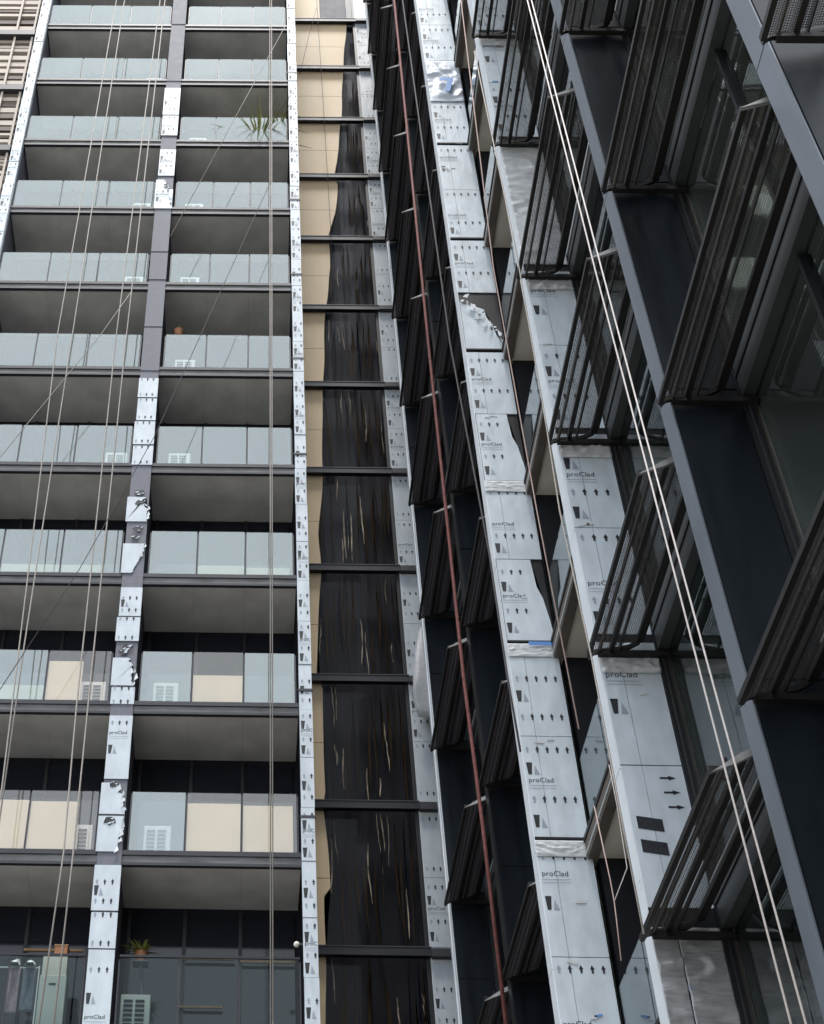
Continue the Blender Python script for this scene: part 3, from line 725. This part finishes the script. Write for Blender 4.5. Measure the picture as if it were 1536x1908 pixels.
# mesh awnings
prof = [(3.34, -.36), (3.40, -.30), (3.453, -.285), (3.575, -.27), (3.75, -.23), (3.87, -.16), (3.93, -.07)]
def corr(a, b, n, amp):
    out = []
    for i in range(n*2+1):
        t_ = i/(n*2); out.append((a[0]+(b[0]-a[0])*t_, a[1]+(b[1]-a[1])*t_+(amp if i % 2 else 0)))
    return out
def awning(Yn, Yf, z, far, dark):
    an = bpy.data.objects.new('mesh_awning', None); C.objects.link(an); an.parent = rtw; an.location = (DX.get(far, 0)*.8, Yn, z)
    L_ = Yf-Yn
    key = ('aw', round(L_, 3), dark)
    if key not in _cache:
        ms = []
        segs = [(prof[0], prof[3], 3), (prof[3], prof[5], 2), (prof[5], prof[6], 1)]
        for a, b, n in segs:
            bm = bmesh.new(); strip_sheet(bm, corr(a, b, n+1, .014), 0, L_, .003); ms.append(('mesh_sheet', mesh_of(bm, 'mesh_sheet'), 'meshd' if dark else 'mesh'))
        for p, r_ in ((prof[0], .020), (prof[3], .022), (prof[5], .034), (prof[6], .014), (prof[2], .008), ((3.66, -.25), .006)):
            bm = bmesh.new(); box(bm, p[0]-r_, p[0]+r_, -.01, L_+.01, p[1]-.025, p[1]+.025); ms.append(('awning_rib', mesh_of(bm, 'awning_rib'), 'rib'))
        # bent end frame at the far end following the profile
        bm = bmesh.new(); pp = [(p[0], p[1]+.02) for p in prof]; qq = [(p[0], p[1]-.028) for p in prof]
        prism(bm, pp+qq[::-1], L_+.005, L_+.04); ms.append(('end_frame', mesh_of(bm, 'end_frame'), 'rib'))
        bm = bmesh.new(); box(bm, 3.44, 4.16, L_-.01, L_+.045, -.345, -.29); ms.append(('cross_bar', mesh_of(bm, 'cross_bar'), 'rib'))
        bm = bmesh.new(); prism(bm, [(3.30, -.42), (3.52, -.33), (3.72, -.22), (3.86, -.13), (3.80, -.12), (3.55, -.25)], -.05, -.02); ms.append(('end_flashing', mesh_of(bm, 'end_flashing'), 'flash'))
        _cache[key] = ms
    for nm, me, mm in _cache[key]: put(nm, me, M[mm], an)
for far, near, ext in (('a', 'b', .15), ('b', 'c', .1), ('d', 'e', .15), ('e', 'f', .15)):
    Yf = fins[far][0]-.07; Yn = fins[near][0]+.25+ext
    if far == 'd': Yn = 9.0
    if far == 'a': Yn = 19.0
    k0, k1 = KR[far]
    for k in range(k0+1, k1+1): awning(Yn, Yf, LV(k), far, far in 'ab')
awning(2.4, 4.95, LV(-1), 'f', False)

# ================================================================== ropes
def rope(label, pts, r, m, name='rope', grp=None, Y=None, n=8):
    bm = bmesh.new(); P_ = [tuple(onY(p[0], p[1], p[2] if len(p) > 2 else Y)) for p in pts]
    # extend beyond the frame so that the ends are never seen
    tube(bm, P_, r, n)
    o = obj(name, bm, M[m], None, smooth=True); tag(o, label, 'rope', grp); return o
G1 = 'ropes hanging in front of the left balconies'
rope('leftmost of the four pale hanging ropes over the left balconies', [(219, -10), (108, 620), (4, 1467), (-20, 1600)], .013, 'rope', grp=G1, Y=20.6)
rope('second hanging rope from the left over the left balconies', [(234, -10), (135, 625), (45, 1206), (-5, 1560)], .013, 'rope', grp=G1, Y=20.55)
rope('third hanging rope, left one of the pair beside the central column', [(300, -10), (217, 625), (142.6, 1319), (119, 1588), (72, 1912)], .014, 'rope', grp=G1, Y=20.6)
rope('fourth hanging rope, right one of the pair beside the central column', [(309, -10), (236, 625), (164, 1319), (137, 1588), (100, 1912)], .014, 'rope', grp=G1, Y=20.55)
rope('vertical grey rope left strand in front of the right balcony bay', [(503, -10), (504, 900), (504.5, 1915)], .010, 'rope', grp=G1, Y=20.7)
rope('vertical grey rope right strand in front of the right balcony bay', [(506.5, -10), (507.5, 900), (509, 1915)], .010, 'rope', grp=G1, Y=20.7)
rope('slanting rope from the top of the right pillar to the central column', [(531, 50), (318, 440)], .009, 'rope', grp=G1, Y=20.4)
rope('long thin dark rope slanting down across both balcony bays', [(504, 340), (287, 815), (148, 1061), (0, 1285)], .008, 'roped', grp=G1, Y=20.3)
rope('short slanting rope crossing the left balcony bay', [(244, 545), (187, 625), (51, 790), (-4, 858)], .008, 'rope', grp=G1, Y=20.45)
rope('thin dark wire running down the beige wall panels', [(590, -5), (603, 200), (616, 420), (622, 560)], .007, 'roped', 'wire', Y=24.0)
rope('thin dark wire slanting left across the top beige panels', [(590, 15), (575, 70), (559, 140)], .006, 'roped', 'wire', Y=24.0)
rope('thick red brown cable hanging down over the black fins', [(734, -10), (798.6, 640), (864, 1260), (900, 1540), (944, 1915)], .026, 'roper', 'cable', Y=17.0)
rope('grey cable hanging right of the red brown cable', [(749, -10), (839, 640), (912, 1030), (946, 1262), (970, 1400)], .014, 'roped', 'cable', Y=15.2)
rope('left one of the two white ropes in front of the black fin', [(980.4, -10), (1108.6, 500), (1213.5, 900), (1476, 1915)], .0055, 'ropew', grp='pair of white ropes', Y=6.3)
rope('right one of the two white ropes in front of the black fin', [(988, -10), (1121, 500), (1227, 900), (1504, 1915)], .0055, 'ropew', grp='pair of white ropes', Y=6.2)
G2 = 'thin ropes in front of the white clad fins'
rope('thin pinkish rope running down between the two white clad fins', [(858, -10), (920, 500), (1000.5, 950), (1079, 1358)], .009, 'ropep', grp=G2, Y=13.5)
rope('thin bluish grey rope along the left edge of the printed fin', [(884, 95), (963, 472), (1017.6, 788), (1043, 950), (1103.4, 1229), (1150, 1480), (1200, 1740)], .0085, 'rope', grp=G2, Y=10.9)
rope('pinkish rope hanging into the balcony gap and looped at its end', [(1107.6, 1502), (1137.6, 1640), (1145, 1680), (1149, 1712), (1157.7, 1790)], .006, 'ropep', grp=G2, Y=12.4)
rope('thin pinkish rope joining the loop from the upper right', [(1135, 1425), (1150, 1500), (1169, 1617), (1145, 1679)], .005, 'ropew', grp=G2, Y=12.4)
